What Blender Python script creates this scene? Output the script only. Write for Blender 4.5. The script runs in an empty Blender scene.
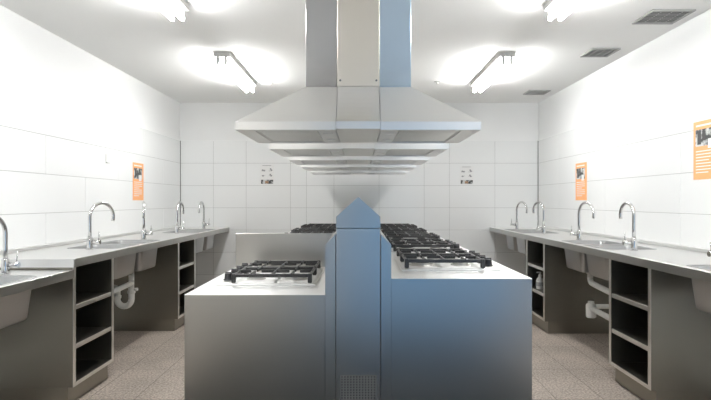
import bpy, bmesh, math, random
from mathutils import Vector, Matrix
random.seed(7)
PI = math.pi
C = bpy.context.scene.collection
S = bpy.context.scene

# ------------------------------------------------------------------ helpers
class MB:
    """collects shapes in world coordinates; build() links ONE mesh object"""
    def __init__(s):
        s.bm = bmesh.new()

    def box(s, x0, x1, y0, y1, z0, z1, bev=0.0, rot=None, seg=1):
        t = bmesh.new()
        bmesh.ops.create_cube(t, size=1.0)
        bmesh.ops.scale(t, vec=(abs(x1 - x0), abs(y1 - y0), abs(z1 - z0)), verts=t.verts)
        if bev > 0:
            bmesh.ops.bevel(t, geom=list(t.edges), offset=bev, segments=seg, profile=0.5, affect='EDGES')
        if rot is not None:
            bmesh.ops.transform(t, matrix=rot, verts=t.verts)
        bmesh.ops.translate(t, vec=((x0 + x1) / 2, (y0 + y1) / 2, (z0 + z1) / 2), verts=t.verts)
        s.merge(t)
        return s

    def merge(s, t):
        m = bpy.data.meshes.new('tmp')
        t.to_mesh(m)
        t.free()
        s.bm.from_mesh(m)
        bpy.data.meshes.remove(m)

    def faces(s, verts, faces, smooth=False):
        vs = [s.bm.verts.new(v) for v in verts]
        for f in faces:
            try:
                fc = s.bm.faces.new([vs[i] for i in f])
                fc.smooth = smooth
            except ValueError:
                pass
        return s

    def prism(s, poly, axis, a, b):
        """extrude a closed 2D polygon along an axis: 'x': poly=(y,z); 'y': poly=(x,z); 'z': poly=(x,y)"""
        n = len(poly)
        def P(p, t):
            return {'x': (t, p[0], p[1]), 'y': (p[0], t, p[1]), 'z': (p[0], p[1], t)}[axis]
        v = [P(p, a) for p in poly] + [P(p, b) for p in poly]
        f = [tuple(range(n)), tuple(range(2 * n - 1, n - 1, -1))]
        for i in range(n):
            j = (i + 1) % n
            f.append((i, j, n + j, n + i))
        return s.faces(v, f)

    def tube(s, pts, r, n=12, caps=True):
        pts = [Vector(p) for p in pts]
        rr = r if isinstance(r, (list, tuple)) else [r] * len(pts)
        T = []
        for i in range(len(pts)):
            a = pts[max(i - 1, 0)]; b = pts[min(i + 1, len(pts) - 1)]
            T.append((b - a).normalized())
        up = Vector((0, 0, 1)) if abs(T[0].z) < 0.9 else Vector((1, 0, 0))
        u = T[0].cross(up).normalized()
        rings = []
        for i, p in enumerate(pts):
            u = (u - T[i] * u.dot(T[i])).normalized()
            w = T[i].cross(u)
            rings.append([s.bm.verts.new(p + (u * math.cos(2 * PI * k / n) + w * math.sin(2 * PI * k / n)) * rr[i]) for k in range(n)])
        for i in range(len(rings) - 1):
            for k in range(n):
                f = s.bm.faces.new((rings[i][k], rings[i][(k + 1) % n], rings[i + 1][(k + 1) % n], rings[i + 1][k]))
                f.smooth = True
        if caps:
            s.bm.faces.new(rings[0][::-1]); s.bm.faces.new(rings[-1])
        return s

    def lathe(s, c, prof, n=24, axis='z'):
        """prof: list of (radius, height); closed with caps where radius > 0"""
        rings = []
        for r, h in prof:
            ring = []
            for k in range(n):
                a = 2 * PI * k / n
                if axis == 'z': d = (r * math.cos(a), r * math.sin(a), h)
                elif axis == 'x': d = (h, r * math.cos(a), r * math.sin(a))
                else: d = (r * math.cos(a), h, r * math.sin(a))
                ring.append(s.bm.verts.new((c[0] + d[0], c[1] + d[1], c[2] + d[2])))
            rings.append(ring)
        for i in range(len(rings) - 1):
            flat = abs(prof[i][1] - prof[i + 1][1]) < 1e-6
            for k in range(n):
                f = s.bm.faces.new((rings[i][k], rings[i][(k + 1) % n], rings[i + 1][(k + 1) % n], rings[i + 1][k]))
                f.smooth = False
        s.bm.faces.new(rings[0][::-1]); s.bm.faces.new(rings[-1])
        return s

    def build(s, name, mat, parent=None, smooth_angle=None):
        off = WLOC.get(parent.name, Vector((0, 0, 0))) if parent else Vector((0, 0, 0))
        bmesh.ops.recalc_face_normals(s.bm, faces=s.bm.faces)
        bmesh.ops.translate(s.bm, vec=-off, verts=s.bm.verts)
        me = bpy.data.meshes.new(name)
        s.bm.to_mesh(me); s.bm.free()
        me.materials.append(mat)
        if smooth_angle:
            for p in me.polygons: p.use_smooth = True
            try: me.set_sharp_from_angle(angle=smooth_angle)
            except Exception: pass
        o = bpy.data.objects.new(name, me)
        C.objects.link(o)
        if parent:
            o.parent = parent
        WLOC[o.name] = off.copy()
        return o

WLOC = {}

def thing(name, label, cat, loc=(0, 0, 0), group=None):
    o = bpy.data.objects.new(name, None)
    o.empty_display_size = 0.1
    C.objects.link(o)
    o.location = loc
    WLOC[o.name] = Vector(loc)
    tag(o, label, cat, group)
    return o

def tag(o, label, cat, group=None, kind=None):
    o['label'] = label; o['category'] = cat
    if group: o['group'] = group
    if kind: o['kind'] = kind
    return o

def struct(o, label=None, cat=None):
    o['kind'] = 'structure'
    if label: o['label'] = label
    if cat: o['category'] = cat
    return o

def copy_thing(root, loc, label, group=None):
    r = root.copy(); C.objects.link(r); r.location = loc
    r['label'] = label
    if group: r['group'] = group
    for ch in list(root.children):
        c = ch.copy(); C.objects.link(c); c.parent = r
        for g in list(ch.children):
            d = g.copy(); C.objects.link(d); d.parent = c
    return r

# ------------------------------------------------------------------ materials
def mat_base(name):
    m = bpy.data.materials.new(name); m.use_nodes = True
    nt = m.node_tree
    return m, nt, nt.nodes['Principled BSDF']

def plain(name, col, rough=0.5, metal=0.0, spec=0.5):
    m, nt, b = mat_base(name)
    b.inputs['Base Color'].default_value = (*col, 1)
    b.inputs['Roughness'].default_value = rough
    b.inputs['Metallic'].default_value = metal
    b.inputs['Specular IOR Level'].default_value = spec
    return m

def steel(name, col, rough, var=0.06, stretch=(1, 1, 40), smudge=0.1, bump=0.0):
    """brushed stainless steel: streaked roughness, faint smudges and scratches"""
    m, nt, b = mat_base(name)
    N = nt.nodes; L = nt.links
    tc = N.new('ShaderNodeTexCoord')
    mp = N.new('ShaderNodeMapping'); mp.inputs['Scale'].default_value = stretch
    L.new(tc.outputs['Object'], mp.inputs['Vector'])
    n1 = N.new('ShaderNodeTexNoise'); n1.inputs['Scale'].default_value = 6; n1.inputs['Detail'].default_value = 5
    L.new(mp.outputs['Vector'], n1.inputs['Vector'])
    n2 = N.new('ShaderNodeTexNoise'); n2.inputs['Scale'].default_value = 3.5; n2.inputs['Detail'].default_value = 6; n2.inputs['Roughness'].default_value = 0.65
    L.new(tc.outputs['Object'], n2.inputs['Vector'])
    r1 = N.new('ShaderNodeMapRange'); r1.inputs['To Min'].default_value = rough - var; r1.inputs['To Max'].default_value = rough + var
    L.new(n1.outputs['Fac'], r1.inputs['Value'])
    r2 = N.new('ShaderNodeMapRange'); r2.inputs['From Min'].default_value = 0.35; r2.inputs['From Max'].default_value = 0.7
    r2.inputs['To Min'].default_value = -smudge / 2; r2.inputs['To Max'].default_value = smudge
    L.new(n2.outputs['Fac'], r2.inputs['Value'])
    ad = N.new('ShaderNodeMath'); ad.operation = 'ADD'
    L.new(r1.outputs['Result'], ad.inputs[0]); L.new(r2.outputs['Result'], ad.inputs[1])
    L.new(ad.outputs['Value'], b.inputs['Roughness'])
    b.inputs['Metallic'].default_value = 1
    b.inputs['Base Color'].default_value = (*col, 1)
    if bump <= 0: return m
    bp = N.new('ShaderNodeBump'); bp.inputs['Strength'].default_value = bump; bp.inputs['Distance'].default_value = 0.01
    L.new(n2.outputs['Fac'], bp.inputs['Height'])
    L.new(bp.outputs['Normal'], b.inputs['Normal'])
    return m

M = {}
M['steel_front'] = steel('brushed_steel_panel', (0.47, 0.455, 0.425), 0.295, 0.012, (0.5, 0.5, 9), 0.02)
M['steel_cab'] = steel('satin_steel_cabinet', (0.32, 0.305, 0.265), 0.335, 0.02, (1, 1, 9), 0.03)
M['steel_top'] = steel('worktop_steel', (0.86, 0.86, 0.85), 0.36, 0.012, (9, 1, 1), 0.02)
M['steel_bowl'] = steel('sink_bowl_steel', (0.46, 0.465, 0.47), 0.33, 0.02, (1, 1, 1), 0.03)
M['steel_hood'] = steel('hood_steel', (0.84, 0.83, 0.805), 0.31, 0.012, (9, 1, 1), 0.02)
M['steel_chim'] = steel('chimney_steel', (0.62, 0.62, 0.62), 0.19, 0.03, (1, 1, 6), 0.05)
M['steel_blue'] = steel('blue_tinted_steel', (0.66, 0.82, 0.98), 0.19, 0.03, (9, 9, .6), 0.05)  # blue-tinted base colour for one chimney panel of the front hood
M['steel_warm'] = steel('warm_satin_steel', (0.85, 0.80, 0.71), 0.33, 0.02, (9, 1, 1), 0.02)
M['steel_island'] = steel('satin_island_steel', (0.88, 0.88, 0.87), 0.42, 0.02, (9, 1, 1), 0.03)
M['chrome'] = plain('polished_chrome', (0.72, 0.72, 0.72), 0.10, 1)
M['light_grey'] = plain('light_grey_enamel', (0.76, 0.76, 0.74), 0.45)
M['edge'] = plain('bright_steel_edge', (0.86, 0.85, 0.82), 0.3, 1)
M['iron'] = plain('cast_iron', (0.018, 0.018, 0.018), 0.32)
M['knob'] = plain('black_knob', (0.016, 0.016, 0.018), 0.35)
M['cap'] = plain('burner_enamel', (0.02, 0.02, 0.02), 0.45)
M['alu'] = plain('burner_aluminium', (0.55, 0.54, 0.52), 0.4, 1)
M['pvc'] = plain('white_plastic_pipe', (0.88, 0.87, 0.83), 0.4)
M['dark'] = plain('dark_gap', (0.02, 0.02, 0.02), 0.7)
M['grey_metal'] = plain('grey_grille', (0.16, 0.16, 0.155), 0.5, 0.3)
M['vent'] = plain('dusty_vent_metal', (0.38, 0.38, 0.37), 0.6, 0.0)
M['white_paint'] = plain('white_enamel', (0.80, 0.80, 0.78), 0.4)
M['fixture'] = plain('batten_housing', (0.62, 0.62, 0.60), 0.5)
M['paper'] = plain('white_paper', (0.82, 0.82, 0.81), 0.7)
M['orange'] = plain('orange_poster', (0.92, 0.44, 0.19), 0.6)
M['ink'] = plain('grey_ink', (0.32, 0.32, 0.33), 0.7)
M['photo_dark'] = plain('photo_dark', (0.06, 0.06, 0.06), 0.6)
M['photo_warm'] = plain('photo_warm', (0.36, 0.22, 0.13), 0.6)
M['label_blue'] = plain('bottle_print', (0.35, 0.36, 0.38), 0.5)

def emit(name, col, st):
    m = bpy.data.materials.new(name); m.use_nodes = True
    nt = m.node_tree; nt.nodes.clear()
    e = nt.nodes.new('ShaderNodeEmission'); e.inputs['Color'].default_value = (*col, 1); e.inputs['Strength'].default_value = st
    o = nt.nodes.new('ShaderNodeOutputMaterial'); nt.links.new(e.outputs[0], o.inputs[0])
    return m
M['lamp'] = emit('lit_diffuser', (1.0, 0.995, 0.985), 72.0)

def photo_print():
    m, nt, b = mat_base('grey_photo_print')
    N = nt.nodes; L = nt.links
    tc = N.new('ShaderNodeTexCoord')
    v = N.new('ShaderNodeTexNoise'); v.inputs['Scale'].default_value = 17; v.inputs['Detail'].default_value = 3
    L.new(tc.outputs['Object'], v.inputs['Vector'])
    cr = N.new('ShaderNodeValToRGB')
    cr.color_ramp.elements[0].position = 0.42; cr.color_ramp.elements[0].color = (0.04, 0.045, 0.045, 1)
    cr.color_ramp.elements[1].position = 0.56; cr.color_ramp.elements[1].color = (0.62, 0.63, 0.62, 1)
    L.new(v.outputs['Fac'], cr.inputs['Fac']); L.new(cr.outputs['Color'], b.inputs['Base Color'])
    b.inputs['Roughness'].default_value = 0.5
    return m
M['photo'] = photo_print()

def painted(name, col, rough, amp=0.02, scale=1.2):
    m, nt, b = mat_base(name)
    N = nt.nodes; L = nt.links
    tc = N.new('ShaderNodeTexCoord')
    n = N.new('ShaderNodeTexNoise'); n.inputs['Scale'].default_value = scale; n.inputs['Detail'].default_value = 4
    L.new(tc.outputs['Object'], n.inputs['Vector'])
    r = N.new('ShaderNodeMapRange'); r.inputs['To Min'].default_value = 1 - amp; r.inputs['To Max'].default_value = 1 + amp
    L.new(n.outputs['Fac'], r.inputs['Value'])
    x = N.new('ShaderNodeVectorMath'); x.operation = 'SCALE'; x.inputs[0].default_value = col
    L.new(r.outputs['Result'], x.inputs['Scale']); L.new(x.outputs['Vector'], b.inputs['Base Color'])
    b.inputs['Roughness'].default_value = rough
    return m
M['ceil'] = painted('ceiling_paint', (0.92, 0.92, 0.905), 0.8)
M['wall'] = painted('wall_paint', (0.87, 0.875, 0.87), 0.6)
M['tile'] = painted('white_glazed_tile', (0.87, 0.88, 0.875), 0.16, 0.012, 2.0)
M['grout'] = plain('grey_grout', (0.45, 0.45, 0.44), 0.8)
M['grout_dark'] = plain('dark_corner_joint', (0.07, 0.07, 0.07), 0.8)

def floor_mat():
    m, nt, b = mat_base('speckled_floor_tile')
    N = nt.nodes; L = nt.links
    tc = N.new('ShaderNodeTexCoord')
    mp = N.new('ShaderNodeMapping'); mp.inputs['Rotation'].default_value = (0, 0, PI / 2)
    mp.inputs['Location'].default_value = (3.92, 0.24, 0)
    sp = N.new('ShaderNodeSeparateXYZ'); cb = N.new('ShaderNodeCombineXYZ')
    L.new(tc.outputs['Object'], sp.inputs[0])
    ax = N.new('ShaderNodeMath'); ax.operation = 'ADD'; ax.inputs[1].default_value = -3.92 + 6
    ay = N.new('ShaderNodeMath'); ay.operation = 'ADD'; ay.inputs[1].default_value = 1.44 + 6
    L.new(sp.outputs['Y'], ax.inputs[0]); L.new(sp.outputs['X'], ay.inputs[0])
    L.new(ax.outputs[0], cb.inputs['X']); L.new(ay.outputs[0], cb.inputs['Y'])
    br = N.new('ShaderNodeTexBrick')
    br.offset = 0.0
    br.inputs['Scale'].default_value = 1.0
    br.inputs['Brick Width'].default_value = 0.6; br.inputs['Row Height'].default_value = 0.3
    br.inputs['Mortar Size'].default_value = 0.0025; br.inputs['Mortar Smooth'].default_value = 0.2
    br.inputs['Color1'].default_value = (0.47, 0.405, 0.35, 1); br.inputs['Color2'].default_value = (0.42, 0.36, 0.31, 1)
    br.inputs['Mortar'].default_value = (0.17, 0.145, 0.125, 1)
    L.new(cb.outputs[0], br.inputs['Vector'])
    n = N.new('ShaderNodeTexNoise'); n.inputs['Scale'].default_value = 75; n.inputs['Detail'].default_value = 3
    L.new(tc.outputs['Object'], n.inputs['Vector'])
    r = N.new('ShaderNodeMapRange'); r.inputs['From Min'].default_value = 0.35; r.inputs['From Max'].default_value = 0.65
    r.inputs['To Min'].default_value = 0.55; r.inputs['To Max'].default_value = 1.28
    L.new(n.outputs['Fac'], r.inputs['Value'])
    n3 = N.new('ShaderNodeTexNoise'); n3.inputs['Scale'].default_value = 3; n3.inputs['Detail'].default_value = 4
    L.new(tc.outputs['Object'], n3.inputs['Vector'])
    r3 = N.new('ShaderNodeMapRange'); r3.inputs['From Min'].default_value = 0.3; r3.inputs['From Max'].default_value = 0.7
    r3.inputs['To Min'].default_value = 0.85; r3.inputs['To Max'].default_value = 1.1
    L.new(n3.outputs['Fac'], r3.inputs['Value'])
    mu = N.new('ShaderNodeMath'); mu.operation = 'MULTIPLY'
    L.new(r.outputs[0], mu.inputs[0]); L.new(r3.outputs[0], mu.inputs[1])
    x = N.new('ShaderNodeVectorMath'); x.operation = 'SCALE'
    L.new(br.outputs['Color'], x.inputs[0]); L.new(mu.outputs[0], x.inputs['Scale'])
    L.new(x.outputs['Vector'], b.inputs['Base Color'])
    b.inputs['Roughness'].default_value = 0.55
    return m
M['floor'] = floor_mat()

# ------------------------------------------------------------------ the room
H = 2.59; XL, XR = -2.412, 2.405; YB = 7.0; YR = -0.5
TT = 2.075          # top of the tiling
F = lambda *a: MB().box(*a)
struct(F(XL - .15, XR + .15, YR - .15, YB + .15, -0.1, 0).build('floor', M['floor']), 'beige speckled tiled floor', 'floor')
struct(F(-1.25, 1.25, YR + .02, 2.38, .0003, .008).build('added_mat', plain('added_dark_matting', (.03, .028, .024), .9, 0, .1)), 'added dark mat before the island, out of view, darkening its reflections', 'matting')  # unseen mat, added to darken what the lower island panels reflect
struct(F(XL - .15, XR + .15, YR - .15, YB + .15, H, H + .1).build('ceiling', M['ceil']), 'plain white ceiling', 'ceiling')
wl = struct(F(XL - .15, XL - .008, YR, YB, 0, H).build('wall_left', M['wall']), 'white tiled wall on the left', 'wall')
wr = struct(F(XR + .008, XR + .15, YR, YB, 0, H).build('wall_right', M['wall']), 'white tiled wall on the right', 'wall')
wb = struct(F(XL - .15, XR + .15, YB + .008, YB + .15, 0, H).build('wall_back', M['wall']), 'white tiled wall at the far end', 'wall')
# wall behind the camera with a wide open doorway to daylight
rw = MB()
DX0, DX1, DZ = -0.30, 1.80, 1.98
rw.box(XL - .15, DX0, YR - .15, YR, 0, H); rw.box(DX1, XR + .15, YR - .15, YR, 0, H); rw.box(DX0, DX1, YR - .15, YR, DZ, H)
wre = struct(rw.build('wall_rear', painted('rear_wall_paint', (0.34, 0.33, 0.31), 0.7)), 'wall behind the viewer with open doorway and tiled lower part', 'wall')
m = MB()
for k in range(4):
    for a, b in ((XL, -1.25), (-1.25, DX0 - .061), (DX1 + .061, XR)):
        m.box(a + .0017, b - .0017, YR + .0005, YR + .008, .3 * k + .0017, .3 * k + .2983, .0012)
t = m.build('tiling', M['tile'], wre); t['kind'] = 'structure'

def tiles(wall, side, rows):
    """rows: list of (z0, z1, [seams], lo, hi)"""
    m = MB(); g = 0.0017
    for z0, z1, seams in rows:
        lo, hi = (XL, XR) if side == 'back' else (YR, YB)
        xs = [lo] + sorted(q for q in seams if lo + .05 < q < hi - .05) + [hi]
        for a, b in zip(xs[:-1], xs[1:]):
            a2, b2 = a + g, b - g
            if side == 'back': m.box(a2, b2, YB, YB + .008, z0 + g, z1 - g, 0.0012)
            elif side == 'left': m.box(XL - .008, XL, a2, b2, z0 + g, z1 - g, 0.0012)
            else: m.box(XR, XR + .008, a2, b2, z0 + g, z1 - g, 0.0012)
    t = m.build('tiling', M['tile'], wall); t['kind'] = 'structure'
    # grout bed between the tiles
    m = MB()
    if side == 'back': m.box(XL, XR, YB + .0035, YB + .0079, 0, TT - .002)
    elif side == 'left': m.box(XL - .0079, XL - .0035, YR, YB, 0, TT - .002)
    else: m.box(XR + .0035, XR + .0079, YR, YB, 0, TT - .002)
    t = m.build('grout', M['grout'], wall); t['kind'] = 'structure'

RZ = [(TT - .3 * (i + 1), TT - .3 * i) for i in range(6)] + [(0.0, TT - 1.8)]
back_full = [-1.966, -1.526, -.929, -.714, -.344, .263, .87, 1.21, 1.823]
tiles(wb, 'back', [(a, b, [-1.966, -1.526, -.929, -.344, .263, 1.21, 1.823] if i == 0 else back_full) for i, (a, b) in enumerate(RZ)])
tiles(wl, 'left', [(a, b, [(4.0 if i % 2 else 4.58) + 1.2 * k for k in range(-5, 4)]) for i, (a, b) in enumerate(RZ)])
tiles(wr, 'right', [(a, b, [3.9 + 1.2 * k for k in range(-5, 4)]) for i, (a, b) in enumerate(RZ)])
# dark joints in the far corners and one wider joint on the far wall
struct(F(XL, XL + .006, YB - .006, YB, 0.3, TT).build('trim_1', M['grout_dark']), 'dark joint in far left corner', 'trim')
struct(F(XR - .006, XR, YB - .006, YB, 0.3, TT).build('trim_2', M['grout_dark']), 'dark joint in far right corner', 'trim')
tr = MB()
tr.box(DX0 - .06, DX0, YR - .16, YR + .012, 0, DZ + .06); tr.box(DX1, DX1 + .06, YR - .16, YR + .012, 0, DZ + .06); tr.box(DX0, DX1, YR - .16, YR + .012, DZ, DZ + .06)
struct(tr.build('trim_3', M['grey_metal']), 'frame of the doorway behind the viewer', 'trim')

# ------------------------------------------------------------------ ceiling lights, vents, sprinklers
def batten(x, y0, label, first=None):
    c = (x, y0 + .6, H)
    if first:
        return copy_thing(first, c, label)
    t = thing('ceiling_light', label, 'ceiling light', c, 'fluorescent battens on the ceiling')
    MB().box(x - .072, x + .072, y0, y0 + 1.2, H - .045, H, .004).build('housing', M['fixture'], t)
    for q in (-.034, .034):
        MB().tube([(x + q, y0 + .022, H - .10), (x + q, y0 + 1.178, H - .10)], .0165, 14).build('tube', M['lamp'], t)
    for ya in (y0 + .004, y0 + 1.178):
        for q in (-.034, .034):
            MB().box(x + q - .012, x + q + .012, ya, ya + .018, H - .118, H - .0451, .004).build('lamp_holder', M['light_grey'], t)
    return t
b0 = batten(-1.22, 4.6, 'lit fluorescent batten on ceiling left of the range hoods, far one of two')
batten(-1.22, 2.3, 'lit fluorescent batten on ceiling left of the range hoods, near one cut by frame', b0)
batten(1.31, 4.6, 'lit fluorescent batten on ceiling right of the range hoods, far one of two', b0)
batten(1.31, 2.3, 'lit fluorescent batten on ceiling right of the range hoods, near one cut by frame', b0)
batten(-1.22, 0.0, 'lit fluorescent batten on ceiling above the viewer, left one', b0)
batten(1.31, 0.0, 'lit fluorescent batten on ceiling above the viewer, right one', b0)

def vent(x0, x1, y0, y1, label):
    t = thing('ceiling_vent', label, 'vent', ((x0 + x1) / 2, (y0 + y1) / 2, H), 'ceiling vents along the right wall')
    w = .018
    m = MB()
    m.box(x0, x1, y0, y0 + w, H - .012, H, .002); m.box(x0, x1, y1 - w, y1, H - .012, H, .002)
    m.box(x0, x0 + w, y0 + w, y1 - w, H - .012, H, .002); m.box(x1 - w, x1, y0 + w, y1 - w, H - .012, H, .002)
    m.build('frame', M['vent'], t)
    MB().box(x0 + w, x1 - w, y0 + w, y1 - w, H - .003, H - .0005).build('backing', M['photo_dark'], t)
    m = MB(); n = 9
    for i in range(n):
        yy = y0 + w + (y1 - y0 - 2 * w) * (i + .5) / n
        m.box(x0 + w, x1 - w, yy - .010, yy + .010, H - .0085, H - .0055, 0, Matrix.Rotation(R(14), 4, 'X'))
    for i in range(1, 4):
        xx = x0 + (x1 - x0) * i / 4
        m.box(xx - .003, xx + .003, y0 + w, y1 - w, H - .011, H - .009)
    m.build('louvres', M['vent'], t)
R = math.radians
vent(2.02, 2.32, 3.58, 3.86, 'dark square ceiling vent nearest the viewer')
vent(2.01, 2.26, 4.49, 4.745, 'dark square ceiling vent, middle of the row of three')
vent(2.02, 2.28, 6.2, 6.43, 'dark square ceiling vent nearest the far wall')
for x, y, lb in ((-.99, 5.8, 'small white ceiling sprinkler disc beside the left batten light'), (.86, 5.75, 'small white ceiling sprinkler disc beside the right batten light')):
    t = thing('ceiling_sprinkler', lb, 'sprinkler', (x, y, H), 'ceiling sprinkler heads')
    MB().lathe((x, y, H), [(.035, 0), (.035, -.006), (.02, -.012)], 16).build('rose', M['fixture'], t)
    MB().lathe((x, y, H - .012), [(.012, 0), (.012, -.012), (.018, -.014), (.018, -.017)], 12).build('deflector', M['edge'], t)

# ------------------------------------------------------------------ cooking island
IX = -0.006; IH = 1.27; Y0 = 2.44; IE = 6.97
HW = .817; ZT = .905; ZLOW = .829; SP = .155; CW = .1035
YP = 3.47           # where the low station ends
fin = lambda sgn: [(IX + sgn * (CW + .0035), 0), (IX + sgn * SP, 0), (IX + sgn * SP, 1.062), (IX + sgn * (CW + .0035), 1.112)]
# low station, left front
t = thing('cooking_station', 'low stainless steel cooking station, front left of the central island', 'cooking station', (IX - .45, Y0 + .5, 0))
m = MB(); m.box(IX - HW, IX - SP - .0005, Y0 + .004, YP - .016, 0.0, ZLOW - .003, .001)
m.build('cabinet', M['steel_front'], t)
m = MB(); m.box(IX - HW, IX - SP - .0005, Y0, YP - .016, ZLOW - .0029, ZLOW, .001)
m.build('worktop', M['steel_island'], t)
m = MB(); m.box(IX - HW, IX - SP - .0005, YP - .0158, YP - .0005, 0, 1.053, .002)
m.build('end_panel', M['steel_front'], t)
# raised counters
def counter(sgn, y0, label):
    xa, xb = sorted((IX + sgn * (SP + .0005), IX + sgn * HW))
    t = thing('cooking_counter', label, 'counter', ((xa + xb) / 2, (y0 + IE) / 2, 0))
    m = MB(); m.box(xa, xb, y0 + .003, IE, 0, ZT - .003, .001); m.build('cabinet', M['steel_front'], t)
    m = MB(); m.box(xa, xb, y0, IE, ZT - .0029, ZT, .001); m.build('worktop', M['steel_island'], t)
    return t
counter(-1, YP, 'long stainless steel cooking counter behind the low station')
counter(1, Y0, 'long stainless steel cooking counter on right half of the island')
# service spine: flanks, centre cover, gable cap, grille
t = thing('service_spine', 'gabled stainless steel service spine between the two cooking counters', 'service spine', (IX, Y0 + 2.2, 0))
for sgn in (-1, 1):
    m = MB(); m.prism(fin(sgn), 'y', Y0, IE); m.build('flank', M['steel_front'], t)
m = MB(); m.box(IX - CW, IX + CW, Y0 - .004, IE, 0, 1.1405, .0015); col = m.build('front_cover', M['steel_front'], t)
m = MB(); m.prism([(IX - CW, 1.1425), (IX + CW, 1.1425), (IX + CW, 1.195), (IX, 1.288), (IX - CW, 1.195)], 'y', Y0 - .006, IE)
m.build('gable_cap', M['steel_front'], t)
m = MB()
gx0, gx1, gz0, gz1 = IX - .083, IX + .083, .12, .452
m.box(gx0, gx1, Y0 - .0068, Y0 - .0045, gz0, gz1)
g = m.build('vent_grille', M['dark'], t)
m = MB(); nx = 12
for i in range(nx + 1):
    x = gx0 + (gx1 - gx0) * i / nx
    m.box(x - .0036, x + .0036, Y0 - .0092, Y0 - .0069, gz0, gz1)
for k in range(28):
    z = gz0 + (gz1 - gz0) * k / 27
    m.box(gx0, gx1, Y0 - .0088, Y0 - .0069, z - .0022, z + .0022)
m.build('perforated_plate', M['grey_metal'], g)

# gas hobs
def hob(label, first, loc, sgn, zt):
    """local frame: x towards the user (sgn), 0.52 deep, y along the island 0.62"""
    if first:
        return copy_thing(first, loc, label, 'gas hobs on the island')
    t = thing('gas_hob', label, 'gas hob', loc, 'gas hobs on the island')
    x, y, z = loc
    m = MB()
    m.box(x - .26, x + .26, y - .31, y + .31, z + .0003, z + .008, .003)
    m.box(x - .25, x + .25, y - .30, y + .30, z + .007, z + .013, .003)
    m.build('base_plate', M['steel_island'], t)
    bx = [x - sgn * .135, x + sgn * .075]; by = [y - .155, y + .155]
    k = 0
    for i in (0, 1):
        for j in (0, 1):
            r = [.058, .046, .042, .05][k]; k += 1
            c = (bx[i], by[j], z + .013)
            b = MB().lathe(c, [(r * 1.25, 0), (r * 1.2, .004), (r, .006), (r, .013), (r * .9, .015)], 24).build('burner', M['alu'], t)
            MB().lathe((c[0], c[1], c[2] + .015), [(r * .8, 0), (r * .84, .003), (r * .84, .007), (r * .6, .011)], 24).build('burner_cap', M['cap'], b)
    # two cast iron pan supports, each over a pair of burners
    for j in (0, 1):
        m = MB(); yc = by[j]; zz = z + .013; h = .047; w = .0065
        xa, xb = sorted((x - sgn * .238, x + sgn * .172)); ya, yb = yc - .148, yc + .148
        for yy in (ya + w, yb - w): m.box(xa, xb, yy - w, yy + w, zz + h - .018, zz + h, .003)
        for xx in (xa + w, xb - w, (bx[0] + bx[1]) / 2): m.box(xx - w, xx + w, ya + w, yb - w, zz + h - .015, zz + h - .001, .003)
        for i in (0, 1):
            cx = bx[i]
            for dx, dy in ((1, 0), (-1, 0), (0, 1), (0, -1)):
                if dx:
                    e = cx + dx * .10
                    q0, q1 = sorted((cx + dx * .028, e)); m.box(q0, q1, yc - .0045, yc + .0045, zz + h - .013, zz + h + .003, .002)
                else:
                    q0, q1 = sorted((yc + dy * .028, yc + dy * .145)); m.box(cx - .0045, cx + .0045, q0, q1, zz + h - .013, zz + h + .003, .002)
        for xx in (xa + w, xb - w):
            for yy in (ya + w, yb - w): m.box(xx - .011, xx + .011, yy - .011, yy + .011, zz, zz + h + .002, .004)
        m.build('pan_support', M['iron'], t)
    for j in range(4):
        c = (x + sgn * .216, y - .2 + .133 * j, z + .013)
        m = MB(); m.lathe(c, [(.027, 0), (.027, .005), (.022, .008), (.020, .036), (.016, .038)], 20)
        m.box(c[0] - .018, c[0] + .018, c[1] - .004, c[1] + .004, c[2] + .02, c[2] + .044, .002)
        m.build('knob', M['knob'], t)
    return t
XH = .484
hy = [3.01 + .905 * k for k in range(5)]
lowhob = hob('gas hob with black pan supports on the low front left station', None, (IX - XH, 3.005, ZLOW), -1, ZLOW)
ordn = ['nearest', 'second', 'third', 'fourth', 'fifth']
for k in range(1, 5):
    hob('gas hob on the left cooking counter, %s one behind the low station' % ['first', 'second', 'third', 'fourth'][k - 1], lowhob, (IX - XH, hy[k] + (.06 if k == 1 else 0), ZT), -1, ZT)
rh = hob('gas hob on the right cooking counter, nearest of its row of five', None, (IX + XH, hy[0], ZT), 1, ZT)
for k in range(1, 5):
    hob('gas hob on the right cooking counter, %s from the front' % ordn[k], rh, (IX + XH, hy[k], ZT), 1, ZT)

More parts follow.
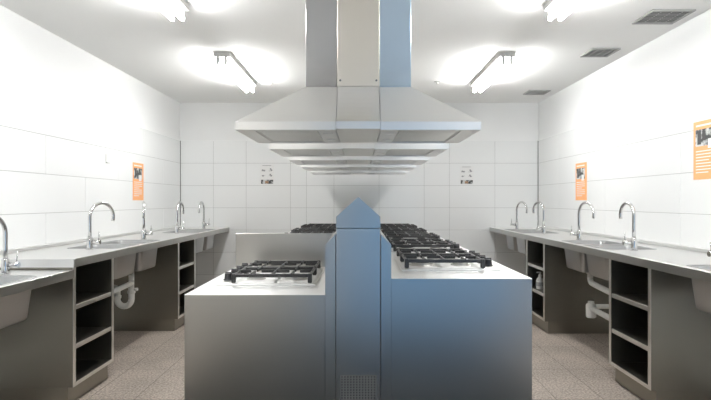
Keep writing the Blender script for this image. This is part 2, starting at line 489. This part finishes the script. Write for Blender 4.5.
# ------------------------------------------------------------------ range hoods
def hood(y0, label, tinted):
    t = thing('range_hood', label, 'range hood', (IX, y0 + .2875, 1.603), 'range hoods over the island')
    W = .5775; D = .575; z0, z1, z2 = 1.603, 1.641, 1.8385
    cw, c0, c1 = .2635, y0 + .16, y0 + .42
    x = IX; g = .1055
    # canopy: lip and sloping sides, in two halves either side of the cover strip
    for s in (-1, 1):
        m = MB()
        X = lambda q: x + s * q
        V = [(X(g), y0, z0), (X(W), y0, z0), (X(W), y0 + D, z0), (X(g), y0 + D, z0),
             (X(g), y0, z1), (X(W), y0, z1), (X(W), y0 + D, z1), (X(g), y0 + D, z1),
             (X(g), c0, z2), (X(cw), c0, z2), (X(cw), c1, z2), (X(g), c1, z2),
             # recessed underside
             (X(g), y0 + .035, z0), (X(W - .085), y0 + .035, z0), (X(W - .085), y0 + D - .035, z0), (X(g), y0 + D - .035, z0),
             (X(g), y0 + .035, z0 + .03), (X(W - .085), y0 + .035, z0 + .03), (X(W - .085), y0 + D - .035, z0 + .03), (X(g), y0 + D - .035, z0 + .03)]
        Fc = [(0, 1, 5, 4), (1, 2, 6, 5), (2, 3, 7, 6), (4, 5, 9, 8), (5, 6, 10, 9), (6, 7, 11, 10), (8, 9, 10, 11),
              (0, 12, 13, 1), (1, 13, 14, 2), (2, 14, 15, 3), (12, 16, 17, 13), (13, 17, 18, 14), (14, 18, 19, 15), (16, 19, 18, 17),
              (0, 4, 8, 11, 7, 3, 15, 19, 16, 12)]
        m.faces(V, Fc)
        m.build('canopy', M['steel_hood'], t)
        # grease filter with baffle slats
        fa, fb = sorted((X(.198), X(W - .088))); ya, yb = y0 + .045, y0 + D - .045
        m = MB()
        m.box(fa, fb, ya, yb, z0 + .024, z0 + .0295)
        f = m.build('filter', M['photo_dark'], t)
        m = MB(); n = 5
        for i in range(n):
            yy = ya + (yb - ya) * (i + .5) / n
            m.box(fa + .004, fb - .004, yy - .033, yy + .033, z0 + .005, z0 + .008, 0, Matrix.Rotation(R(-3), 4, 'X'))
        m.box(fa, fa + .006, ya, yb, z0 + .002, z0 + .0239)
        m.box(fb - .006, fb, ya, yb, z0 + .002, z0 + .0239)
        m.build('baffle_slats', M['steel_hood'], f)
        # control strip with round lamps
        la, lb = sorted((X(g + .003), X(.195)))
        m = MB(); m.box(la, lb, ya - .005, yb + .005, z0 + .002, z0 + .02, .002)
        p = m.build('lamp_panel', M['light_grey'], t)
        for q in (.15, .42):
            MB().lathe(((la + lb) / 2, y0 + q, z0 + .0018), [(.026, 0), (.026, -.003), (.018, -.004)], 20).build('lamp', M['paper'], p)
    # cover strip over the joint, curving up to the chimney
    m = MB(); yf = y0 - .008
    prof = [(yf, z0 + .004), (yf, z1)]
    for i in range(1, 9):
        a = i / 8
        prof.append((yf + (c0 - .012 - yf) * (1 - (1 - a) ** 1.35), z1 + (z2 - z1) * a ** 1.25))
    prof += [(y0 + D, z2), (y0 + D, z0 + .004)]
    m.prism(prof, 'x', x - .1035, x + .1035)
    m.build('cover_strip', M['steel_hood'], t)
    # chimney: two flank panels and the centre cover
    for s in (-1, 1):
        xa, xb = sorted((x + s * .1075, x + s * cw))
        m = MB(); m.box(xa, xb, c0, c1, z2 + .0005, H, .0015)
        m.build('chimney_panel', M['steel_blue'] if (tinted and s > 0) else M['steel_chim'], t)
    m = MB(); m.box(x - .1045, x + .1045, c0 - .014, c1 + .002, z2 + .0008, H, .0015)
    cc = m.build('chimney_cover', M['steel_warm'], t)
    for sx in (-.09, .09):
        for zz in (z2 + .03, z2 + .5):
            MB().lathe((x + sx, c0 - .0141, zz), [(.0055, 0), (.005, -.0025)], 12, 'y').build('screw', M['grey_metal'], cc)
    return t
hl = ['stainless steel range hood nearest the viewer, widest in view', 'second stainless steel range hood from the front', 'third stainless steel range hood from the front', 'fourth stainless steel range hood, one before the last', 'stainless steel range hood farthest back, against the far wall']
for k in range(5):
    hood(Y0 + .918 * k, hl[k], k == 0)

# ------------------------------------------------------------------ benches with sinks
def rrect(x0, x1, y0, y1, r, n=5):
    P = []
    for cx, cy, a0 in ((x1 - r, y1 - r, 0), (x0 + r, y1 - r, 90), (x0 + r, y0 + r, 180), (x1 - r, y0 + r, 270)):
        for i in range(n + 1):
            a = R(a0 + 90 * i / n); P.append((cx + r * math.cos(a), cy + r * math.sin(a)))
    return P

def bowl(x0, x1, y0, y1, zt, zb, parent):
    tp = .028; th = .004
    loops = [
        (rrect(x0 - .012, x1 + .012, y0 - .012, y1 + .012, .05), zt + .0022),
        (rrect(x0 + .002, x1 - .002, y0 + .002, y1 - .002, .045), zt + .0018),
        (rrect(x0 + .008, x1 - .008, y0 + .008, y1 - .008, .045), zt - .012),
        (rrect(x0 + tp, x1 - tp, y0 + tp, y1 - tp, .035), zb + .02),
        (rrect(x0 + tp + .012, x1 - tp - .012, y0 + tp + .012, y1 - tp - .012, .03), zb + .008),
    ]
    outer = [
        (rrect(x0 + tp + .006, x1 - tp - .006, y0 + tp + .006, y1 - tp - .006, .03), zb),
        (rrect(x0 + tp - th, x1 - tp + th, y0 + tp - th, y1 - tp + th, .035), zb + .012),
        (rrect(x0 + .004, x1 - .004, y0 + .004, y1 - .004, .035), zt - .012),
        (rrect(x0 + .001, x1 - .001, y0 + .001, y1 - .001, .045), zt + .0004),
        (rrect(x0 - .012, x1 + .012, y0 - .012, y1 + .012, .05), zt + .0004),
    ]
    m = MB(); n = len(loops[0][0])
    rings = [[m.bm.verts.new((p[0], p[1], z)) for p in L] for L, z in loops]
    orings = [[m.bm.verts.new((p[0], p[1], z)) for p in L] for L, z in outer]
    def strip(a, b):
        for k in range(n):
            f = m.bm.faces.new((a[k], a[(k + 1) % n], b[(k + 1) % n], b[k])); f.smooth = True
    for a, b in zip(rings[:-1], rings[1:]): strip(a, b)
    m.bm.faces.new(rings[-1])
    m.bm.faces.new(orings[0])
    for a, b in zip(orings[:-1], orings[1:]): strip(a, b)
    strip(orings[-1], rings[0])
    o = m.build('sink_bowl', M['steel_bowl'], parent)
    MB().lathe(((x0 + x1) / 2, (y0 + y1) / 2, zb + .0085), [(.042, 0), (.04, .003), (.03, .0035)], 20).build('drain', M['grey_metal'], o)
    return o

def bench(name, label, s, y0, y1, zt, bowls, endlip=True):
    """s=-1 left wall, +1 right wall"""
    wall = -XL if s < 0 else XR
    xf, xb = 1.755, wall - .001
    t = thing(name, label, 'sink bench', (s * 2.08, (y0 + y1) / 2, zt))
    th = .05
    bx0, bx1 = 1.82, 2.20
    xs = [xf, bx0, bx1, xb]
    ys = sorted([y0, y1] + [q for b in bowls for q in b])
    m = MB(); bm = m.bm; vv = {}
    def V(i, j):
        if (i, j) not in vv: vv[(i, j)] = bm.verts.new((s * xs[i], ys[j], zt))
        return vv[(i, j)]
    fs = []
    for i in range(3):
        for j in range(len(ys) - 1):
            if i == 1 and any(abs(ys[j] - b[0]) < 1e-6 for b in bowls): continue
            fs.append(bm.faces.new((V(i, j), V(i + 1, j), V(i + 1, j + 1), V(i, j + 1))))
    ret = bmesh.ops.extrude_face_region(bm, geom=fs)
    ev = [e for e in ret['geom'] if isinstance(e, bmesh.types.BMVert)]
    bmesh.ops.translate(bm, vec=(0, 0, -th), verts=ev)
    bm.edges.ensure_lookup_table()
    bmesh.ops.recalc_face_normals(bm, faces=bm.faces)
    be = [e for e in bm.edges if all(abs(abs(v.co.x) - xf) < 1e-6 and abs(v.co.z - zt) < 1e-6 for v in e.verts)]
    m.build('worktop', M['steel_top'], t)
    xa, xc = sorted((s * (xb - .022), s * xb))
    MB().box(xa, xc, y0, y1, zt + .0002, zt + .026, .003).build('upstand', M['steel_top'], t)
    # rolled front nosing
    xa, xc = sorted((s * (xf - .006), s * (xf - .0002)))
    MB().box(xa, xc, y0, y1, zt - th, zt + .003, .002).build('front_nosing', M['edge_brushed'], t)
    for b in bowls:
        xa, xc = sorted((s * bx0, s * bx1))
        bowl(xa, xc, b[0], b[1], zt, zt - .238, t)
    return t
M['edge_brushed'] = steel('nosing_steel', (0.56, 0.56, 0.54), 0.34, 0.05, (1, 30, 1), 0.1)

ZB = .91; ZBL = .845
bench('sink_bench', 'long stainless steel sink bench along the left wall', -1, 3.19, YB - .002, ZB,
      [(3.91, 4.30), (4.36, 4.75), (5.80, 6.17), (6.23, 6.60)])
bench('sink_bench', 'low stainless steel sink bench in front of the left wall bench', -1, 1.7, 3.188, ZBL, [(2.28, 2.935)])
bench('sink_bench', 'long stainless steel sink bench along the right wall', 1, 1.7, YB - .002, ZB,
      [(2.40, 2.90), (3.84, 4.23), (4.29, 4.68), (5.73, 6.10), (6.16, 6.53)])

# ------------------------------------------------------------------ open shelf cabinets under the benches
def cabinet(s, y0, y1, zt, label, ztn=None):
    wall = (-XL if s < 0 else XR) - .002
    xf = 1.768
    t = thing('shelf_cabinet', label, 'cabinet', (s * 2.08, (y0 + y1) / 2, 0), 'open steel shelf cabinets under the benches')
    p = .028; zb = .118
    def bx(m, a, b, c, d, e, f, bev=.0015):
        xa, xc = sorted((s * a, s * b)); m.box(xa, xc, c, d, e, f, bev); return m
    bx(MB(), xf, wall, y0, y0 + p, zb, zt).build('side_panel', M['steel_cab'], t)
    bx(MB(), xf, wall, y1 - p, y1, zb, zt).build('side_panel', M['steel_cab'], t)
    bx(MB(), wall - .02, wall, y0 + p, y1 - p, zb, zt, 0).build('back_panel', M['steel_cab'], t)
    m = bx(MB(), xf + .001, wall - .02, y0 + p, y1 - p, zb, zb + .022)
    m.build('bottom_shelf', M['steel_cab'], t)
    for z in (.372, .618):
        sh = bx(MB(), xf + .012, wall - .02, y0 + p, y1 - p, z - .02, z).build('shelf', M['steel_cab'], t)
        bx(MB(), xf + .002, xf + .0118, y0 + p + .0003, y1 - p - .0003, z - .027, z + .002).build('shelf_edge', M['edge'], sh)
    # bright edge strips round the open front
    m = MB()
    bx(m, xf - .004, xf - .0002, y0 + .001, y0 + p + .003, zb, zt, .001); bx(m, xf - .004, xf - .0002, y1 - p - .003, y1 - .001, zb, zt, .001)
    bx(m, xf - .004, xf - .0002, y0 + p + .0035, y1 - p - .0035, zb, zb + .024, .001)
    m.build('front_trim', M['edge'], t)
    bx(MB(), xf + .035, wall, y0 + .012, y1 - .012, 0, zb - .0003).build('plinth', M['steel_cab'], t)
    return t
ct = ZB - .0505
cabinet(-1, 3.205, 3.735, ct, 'open steel shelf cabinet under left bench, beside the step down')
cabinet(-1, 5.06, 5.59, ct, 'open steel shelf cabinet under left bench, farther one between the sinks')
cabinet(1, 3.15, 3.68, ct, 'open steel shelf cabinet under right bench, nearest the viewer')
cabinet(1, 4.96, 5.50, ct, 'open steel shelf cabinet under right bench, holding a white bottle')

# white bottle on the far right cabinet
bxx, byy, bz = 1.84, 5.3, .3722
t = thing('spray_bottle', 'white plastic bottle standing on the lower shelf of the far right cabinet', 'bottle', (bxx, byy, bz))
MB().lathe((bxx, byy, bz), [(.034, 0), (.037, .006), (.037, .085), (.030, .105), (.015, .118), (.014, .128)], 20).build('body', M['paper'], t, R(40))
MB().lathe((bxx, byy, bz + .1282), [(.017, 0), (.017, .014), (.008, .016), (.006, .032)], 16).build('cap', M['paper'], t, R(40))
MB().box(bxx - .035, bxx + .01, byy - .008, byy + .008, bz + .16, bz + .172, .003).build('nozzle', M['paper'], t)
MB().lathe((bxx, byy, bz + .03), [(.0374, 0), (.0376, .002), (.0376, .038), (.0374, .04)], 20).build('label', M['label_blue'], t, R(40))

# ------------------------------------------------------------------ mixer taps
def tap(x, y, z, dx, dy, label):
    """spout swings towards (dx, dy); lever points to the aisle"""
    t = thing('mixer_tap', label, 'tap', (x, y, z), 'chrome mixer taps on the benches')
    MB().lathe((x, y, z + .0003), [(.026, 0), (.026, .006), (.0205, .010), (.0205, .085), (.0185, .09)], 24).build('body', M['chrome'], t, R(40))
    L = math.hypot(dx, dy); ux, uy = dx / L, dy / L; r = L / 2
    top = .355 - r - .012
    pts = [(x, y, z + .088), (x, y, z + top * .6), (x, y, z + top)]
    for i in range(1, 15):
        a = PI * i / 14 * 1.04
        d = r - r * math.cos(a)
        pts.append((x + ux * d, y + uy * d, z + top + r * math.sin(a)))
    e = pts[-1]; pts.append((e[0] - ux * .004, e[1] - uy * .004, e[2] - .022))
    MB().tube(pts, .0125, 14).build('spout', M['chrome'], t)
    s = 1 if x < 0 else -1
    m = MB(); m.tube([(x + s * .018, y, z + .055), (x + s * .078, y, z + .055)], .0165, 16)
    lv = m.build('valve', M['chrome'], t)
    m = MB(); m.tube([(x + s * .066, y, z + .07), (x + s * .069, y, z + .132)], .0042, 10)
    m.build('lever', M['chrome'], lv)
    return t
tap(-2.04, 2.995, ZBL, -.05, -.2, 'chrome swan-neck mixer tap on the low left bench, cut by the frame')
tap(-1.99, 3.835, ZB, .085, .19, 'chrome swan-neck mixer tap on left bench above the nearest shelf cabinet')
tap(-2.0, 4.82, ZB, .075, -.185, 'chrome swan-neck mixer tap directly below the orange poster on the left wall')
tap(-2.0, 5.70, ZB, .0, .20, 'chrome swan-neck mixer tap on left bench, in front of the dark corner joint')
tap(-2.0, 6.68, ZB, -.0, -.20, 'chrome swan-neck mixer tap on left bench nearest the far wall')
tap(2.07, 2.965, ZB, .03, -.2, 'chrome mixer tap at the right frame edge, only its lever showing')
tap(1.985, 3.76, ZB, -.01, .175, 'chrome swan-neck mixer tap on right bench above the nearest shelf cabinet')
tap(2.01, 4.76, ZB, .045, -.20, 'chrome swan-neck mixer tap on right bench below and right of the farther orange poster')
tap(2.0, 5.645, ZB, -.055, .17, 'chrome swan-neck mixer tap on right bench, in front of the dark corner joint')
tap(2.0, 6.61, ZB, .065, -.19, 'chrome swan-neck mixer tap on right bench nearest the far wall')

# ------------------------------------------------------------------ white waste pipes under the sinks
def arc(c, r, a0, a1, u, w, n=8):
    c = Vector(c); u = Vector(u); w = Vector(w)
    return [tuple(c + u * r * math.cos(R(a0 + (a1 - a0) * i / n)) + w * r * math.sin(R(a0 + (a1 - a0) * i / n))) for i in range(n + 1)]

def ptrap(x, y, zb, s, label, run):
    """U trap bending towards the wall (direction s), plus a cross pipe towards the viewer"""
    t = thing('waste_trap', label, 'waste pipe', (x, y, zb))
    MB().tube([(x, y, zb - .0005), (x, y, zb - .20)], .0235, 14).build('tailpiece', M['pvc'], t)
    m = MB(); r = .062; cz = zb - .265
    pts = [(x, y, zb - .17), (x, y, cz)] + arc((x + s * r, y, cz), r, 180, 360, (s, 0, 0), (0, 0, 1), 12)
    pts += [(x + s * 2 * r, y, cz + .07)]
    pts += arc((x + s * (2 * r + .03), y, cz + .07), .03, 180, 90, (s, 0, 0), (0, 0, 1), 5) + [(x - x - 2.4115 if s < 0 else 2.404, y, cz + .10)]
    m.tube(pts, .0265, 16); m.build('bend', M['pvc'], t)
    for (cx, cz2) in ((x, zb - .20), (x + s * 2 * r, cz + .02)):
        MB().lathe((cx, y, cz2 - .014), [(.031, 0), (.034, .004), (.034, .024), (.030, .028)], 12).build('nut', M['pvc'], t)
    if run:
        MB().tube([(x, y - .005, zb - .125), (x - s * .0, y - run, zb - .14)], .0225, 14).build('cross_pipe', M['pvc'], t)
        MB().tube([(x + .025 * s * -1, y, zb - .18), (x - s * .055, y, zb - .178)], .014, 12).build('inlet_spigot', M['pvc'], t)
    return t
ptrap(-2.0, 4.56, ZB - .2385, -1, 'white plastic U-bend waste pipe under left bench sinks', .38)
ptrap(-2.03, 2.60, ZBL - .2385, -1, 'white plastic waste pipe under the low bench sink at frame edge', 0)

zb = ZB - .2385
t = thing('waste_pipe', 'white plastic elbow waste pipe under right bench sinks', 'waste pipe', (1.99, 4.485, zb))
pts = [(1.99, 4.485, zb - .0005), (1.99, 4.485, zb - .07)] + arc((1.99, 4.445, zb - .07), .04, 0, -80, (0, 1, 0), (0, 0, 1), 6) + [(1.99, 3.75, zb - .155)]
MB().tube(pts, .0235, 14).build('pipe', M['pvc'], t)
MB().lathe((1.99, 4.485, zb - .03), [(.031, 0), (.034, .004), (.034, .024), (.030, .028)], 12).build('nut', M['pvc'], t)
t = thing('bottle_trap', 'white plastic bottle trap with outlet pipe, lower one under right bench', 'waste pipe', (1.99, 4.47, .27))
MB().lathe((1.99, 4.47, .265), [(.034, 0), (.042, .008), (.042, .105), (.036, .118), (.026, .122), (.026, .14)], 20).build('trap_body', M['pvc'], t, R(40))
MB().tube([(1.99, 4.44, .345), (1.99, 3.72, .325)], .0235, 14).build('outlet_pipe', M['pvc'], t)
MB().tube([(2.02, 4.47, .36), (XR - .001, 4.47, .36)], .02, 14).build('wall_pipe', M['pvc'], t)

# ------------------------------------------------------------------ posters and notices
def side_poster(s, ya, yb, z0, z1, label):
    """hung on a side wall; ya..yb along the wall"""
    X = XL if s < 0 else XR
    t = thing('wall_poster', label, 'poster', (X, (ya + yb) / 2, (z0 + z1) / 2), 'orange posters on the side walls')
    d = lambda a: X - s * a
    def slab(m, y0, y1, a, b, e0, e1):
        xa, xb = sorted((d(e0), d(e1))); m.box(xa, xb, y0, y1, a, b); return m
    slab(MB(), ya, yb, z0, z1, .0004, .003).build('board', M['orange'], t)
    w = yb - ya; h = z1 - z0
    # u runs from the reader's left to right
    U = (lambda u: ya + u * w) if s < 0 else (lambda u: yb - u * w)
    def rect(m, u0, u1, v0, v1, e=.0036):
        a, b = sorted((U(u0), U(u1))); slab(m, a, b, z0 + v0 * h, z0 + v1 * h, .0031, e)
    m = MB(); rect(m, .08, .86, .57, .86); ph = m.build('photo', M['photo'], t)
    for q in ((.16, .30, .60, .84), (.36, .46, .66, .80)):
        m = MB(); rect(m, *q, .0042); m.build('dark_figure', M['photo_dark'], ph)
    m = MB()
    rect(m, .56, .78, .52, .68, .0046)
    m.build('white_figure', M['paper'], ph)
    rnd = random.Random(int(ya * 100))
    m = MB(); rect(m, .1, .82, .91, .94); m.build('heading', M['paper'], t)
    for k in range(8):
        v = .475 - k * .052
        m = MB(); rect(m, .1, (.88 if k not in (3, 7) else .6) - rnd.uniform(0, .06), v, v + .017); m.build('text_line', M['paper'], t)
side_poster(-1, 5.53, 5.80, 1.275, 1.68, 'orange poster with photo on the left wall')
side_poster(1, 5.50, 5.78, 1.275, 1.68, 'orange poster on right wall above the taps, farther from the viewer')
side_poster(1, 3.46, 3.74, 1.42, 1.83, 'orange poster on right wall cut off by the frame edge')

def notice(xc, z0, z1, label):
    t = thing('wall_notice', label, 'notice', (xc, YB, (z0 + z1) / 2), 'white notices on the far wall')
    w = .185; h = z1 - z0; x0 = xc - w / 2
    MB().box(x0, x0 + w, YB - .003, YB - .0004, z0, z1).build('sheet', M['paper'], t)
    def rect(m, u0, u1, v0, v1): m.box(x0 + u0 * w, x0 + u1 * w, YB - .0038, YB - .0031, z0 + v0 * h, z0 + v1 * h)
    m = MB(); rect(m, .16, .80, .945, .965); m.build('heading', M['ink'], t)
    for (a, b) in ((.1, .74), (.62, .74), (.1, .5), (.62, .5)):
        for k in range(2):
            m = MB(); rect(m, a, a + .28 - .08 * k, b - .045 - .03 * k, b - .035 - .03 * k); m.build('text_line', M['ink'], t)
    for (a, b) in ((.12, .68), (.24, .66), (.70, .74), (.76, .68), (.14, .40), (.68, .46), (.74, .40)):
        m = MB(); rect(m, a, a + .11, b, b + .075); m.build('pictogram', M['ink'], t)
    m = MB(); rect(m, .06, .94, .03, .23); ph = m.build('photo_strip', M['photo'], t)
    m = MB(); m.box(x0 + .36 * w, x0 + .60 * w, YB - .0044, YB - .0039, z0 + .05 * h, z0 + .17 * h); m.build('warm_patch', M['photo_warm'], ph)
notice(-1.243, 1.49, 1.755, 'white notice with small pictures on far wall, left of the hoods')
notice(1.443, 1.49, 1.735, 'white notice with small pictures on far wall, right of the hoods')

# small white hook on the left wall
m = MB(); hy_, hz = 4.95, 1.665
m.box(XL + .0004, XL + .004, hy_ - .012, hy_ + .006, hz - .035, hz + .05, .001)
m.box(XL + .004, XL + .02, hy_ - .012, hy_ + .05, hz - .035, hz - .028, .001)
tag(m.build('wall_hook', M['fixture']), 'small white L-shaped hook on the left wall tiles', 'hook')

# ------------------------------------------------------------------ daylight and camera
w = bpy.data.worlds.new('World'); S.world = w; w.use_nodes = True
nt = w.node_tree; N = nt.nodes; L = nt.links
bg = N['Background']
tc = N.new('ShaderNodeTexCoord'); sp = N.new('ShaderNodeSeparateXYZ'); L.new(tc.outputs['Generated'], sp.inputs[0])
cr = N.new('ShaderNodeValToRGB')
e = cr.color_ramp.elements
e[0].position = 0.0; e[0].color = (0.15, 0.3, 0.5, 1)
e[1].position = 1.0; e[1].color = (0.4, 0.8, 1.6, 1)
q = e.new(0.45); q.color = (0.42, 1.0, 1.85, 1)
q = e.new(0.53); q.color = (0.7, 1.15, 1.7, 1)
mr = N.new('ShaderNodeMapRange'); mr.inputs['From Min'].default_value = -1; mr.inputs['From Max'].default_value = 1
L.new(sp.outputs['Z'], mr.inputs['Value']); L.new(mr.outputs['Result'], cr.inputs['Fac'])
L.new(cr.outputs['Color'], bg.inputs['Color']); bg.inputs['Strength'].default_value = 0.52

cam = bpy.data.cameras.new('Camera'); co = bpy.data.objects.new('Camera', cam); C.objects.link(co)
co.location = (0, 0, IH); co.rotation_euler = (PI / 2, 0, 0)
cam.sensor_width = 36; cam.sensor_fit = 'HORIZONTAL'; cam.lens = 520 / 711 * 36
cam.shift_x = -4 / 711; cam.shift_y = .7 / 711; cam.clip_start = .05
S.camera = co
S.view_settings.view_transform = 'Standard'; S.view_settings.look = 'None'
S.view_settings.exposure = 0.1; S.view_settings.gamma = 1.0
try: S.view_settings.use_curve_mapping = False
except Exception: pass
S.cycles.use_denoising = True
S.cycles.sample_clamp_indirect = 4.0
S.cycles.max_bounces = 12; S.cycles.diffuse_bounces = 8; S.cycles.glossy_bounces = 6
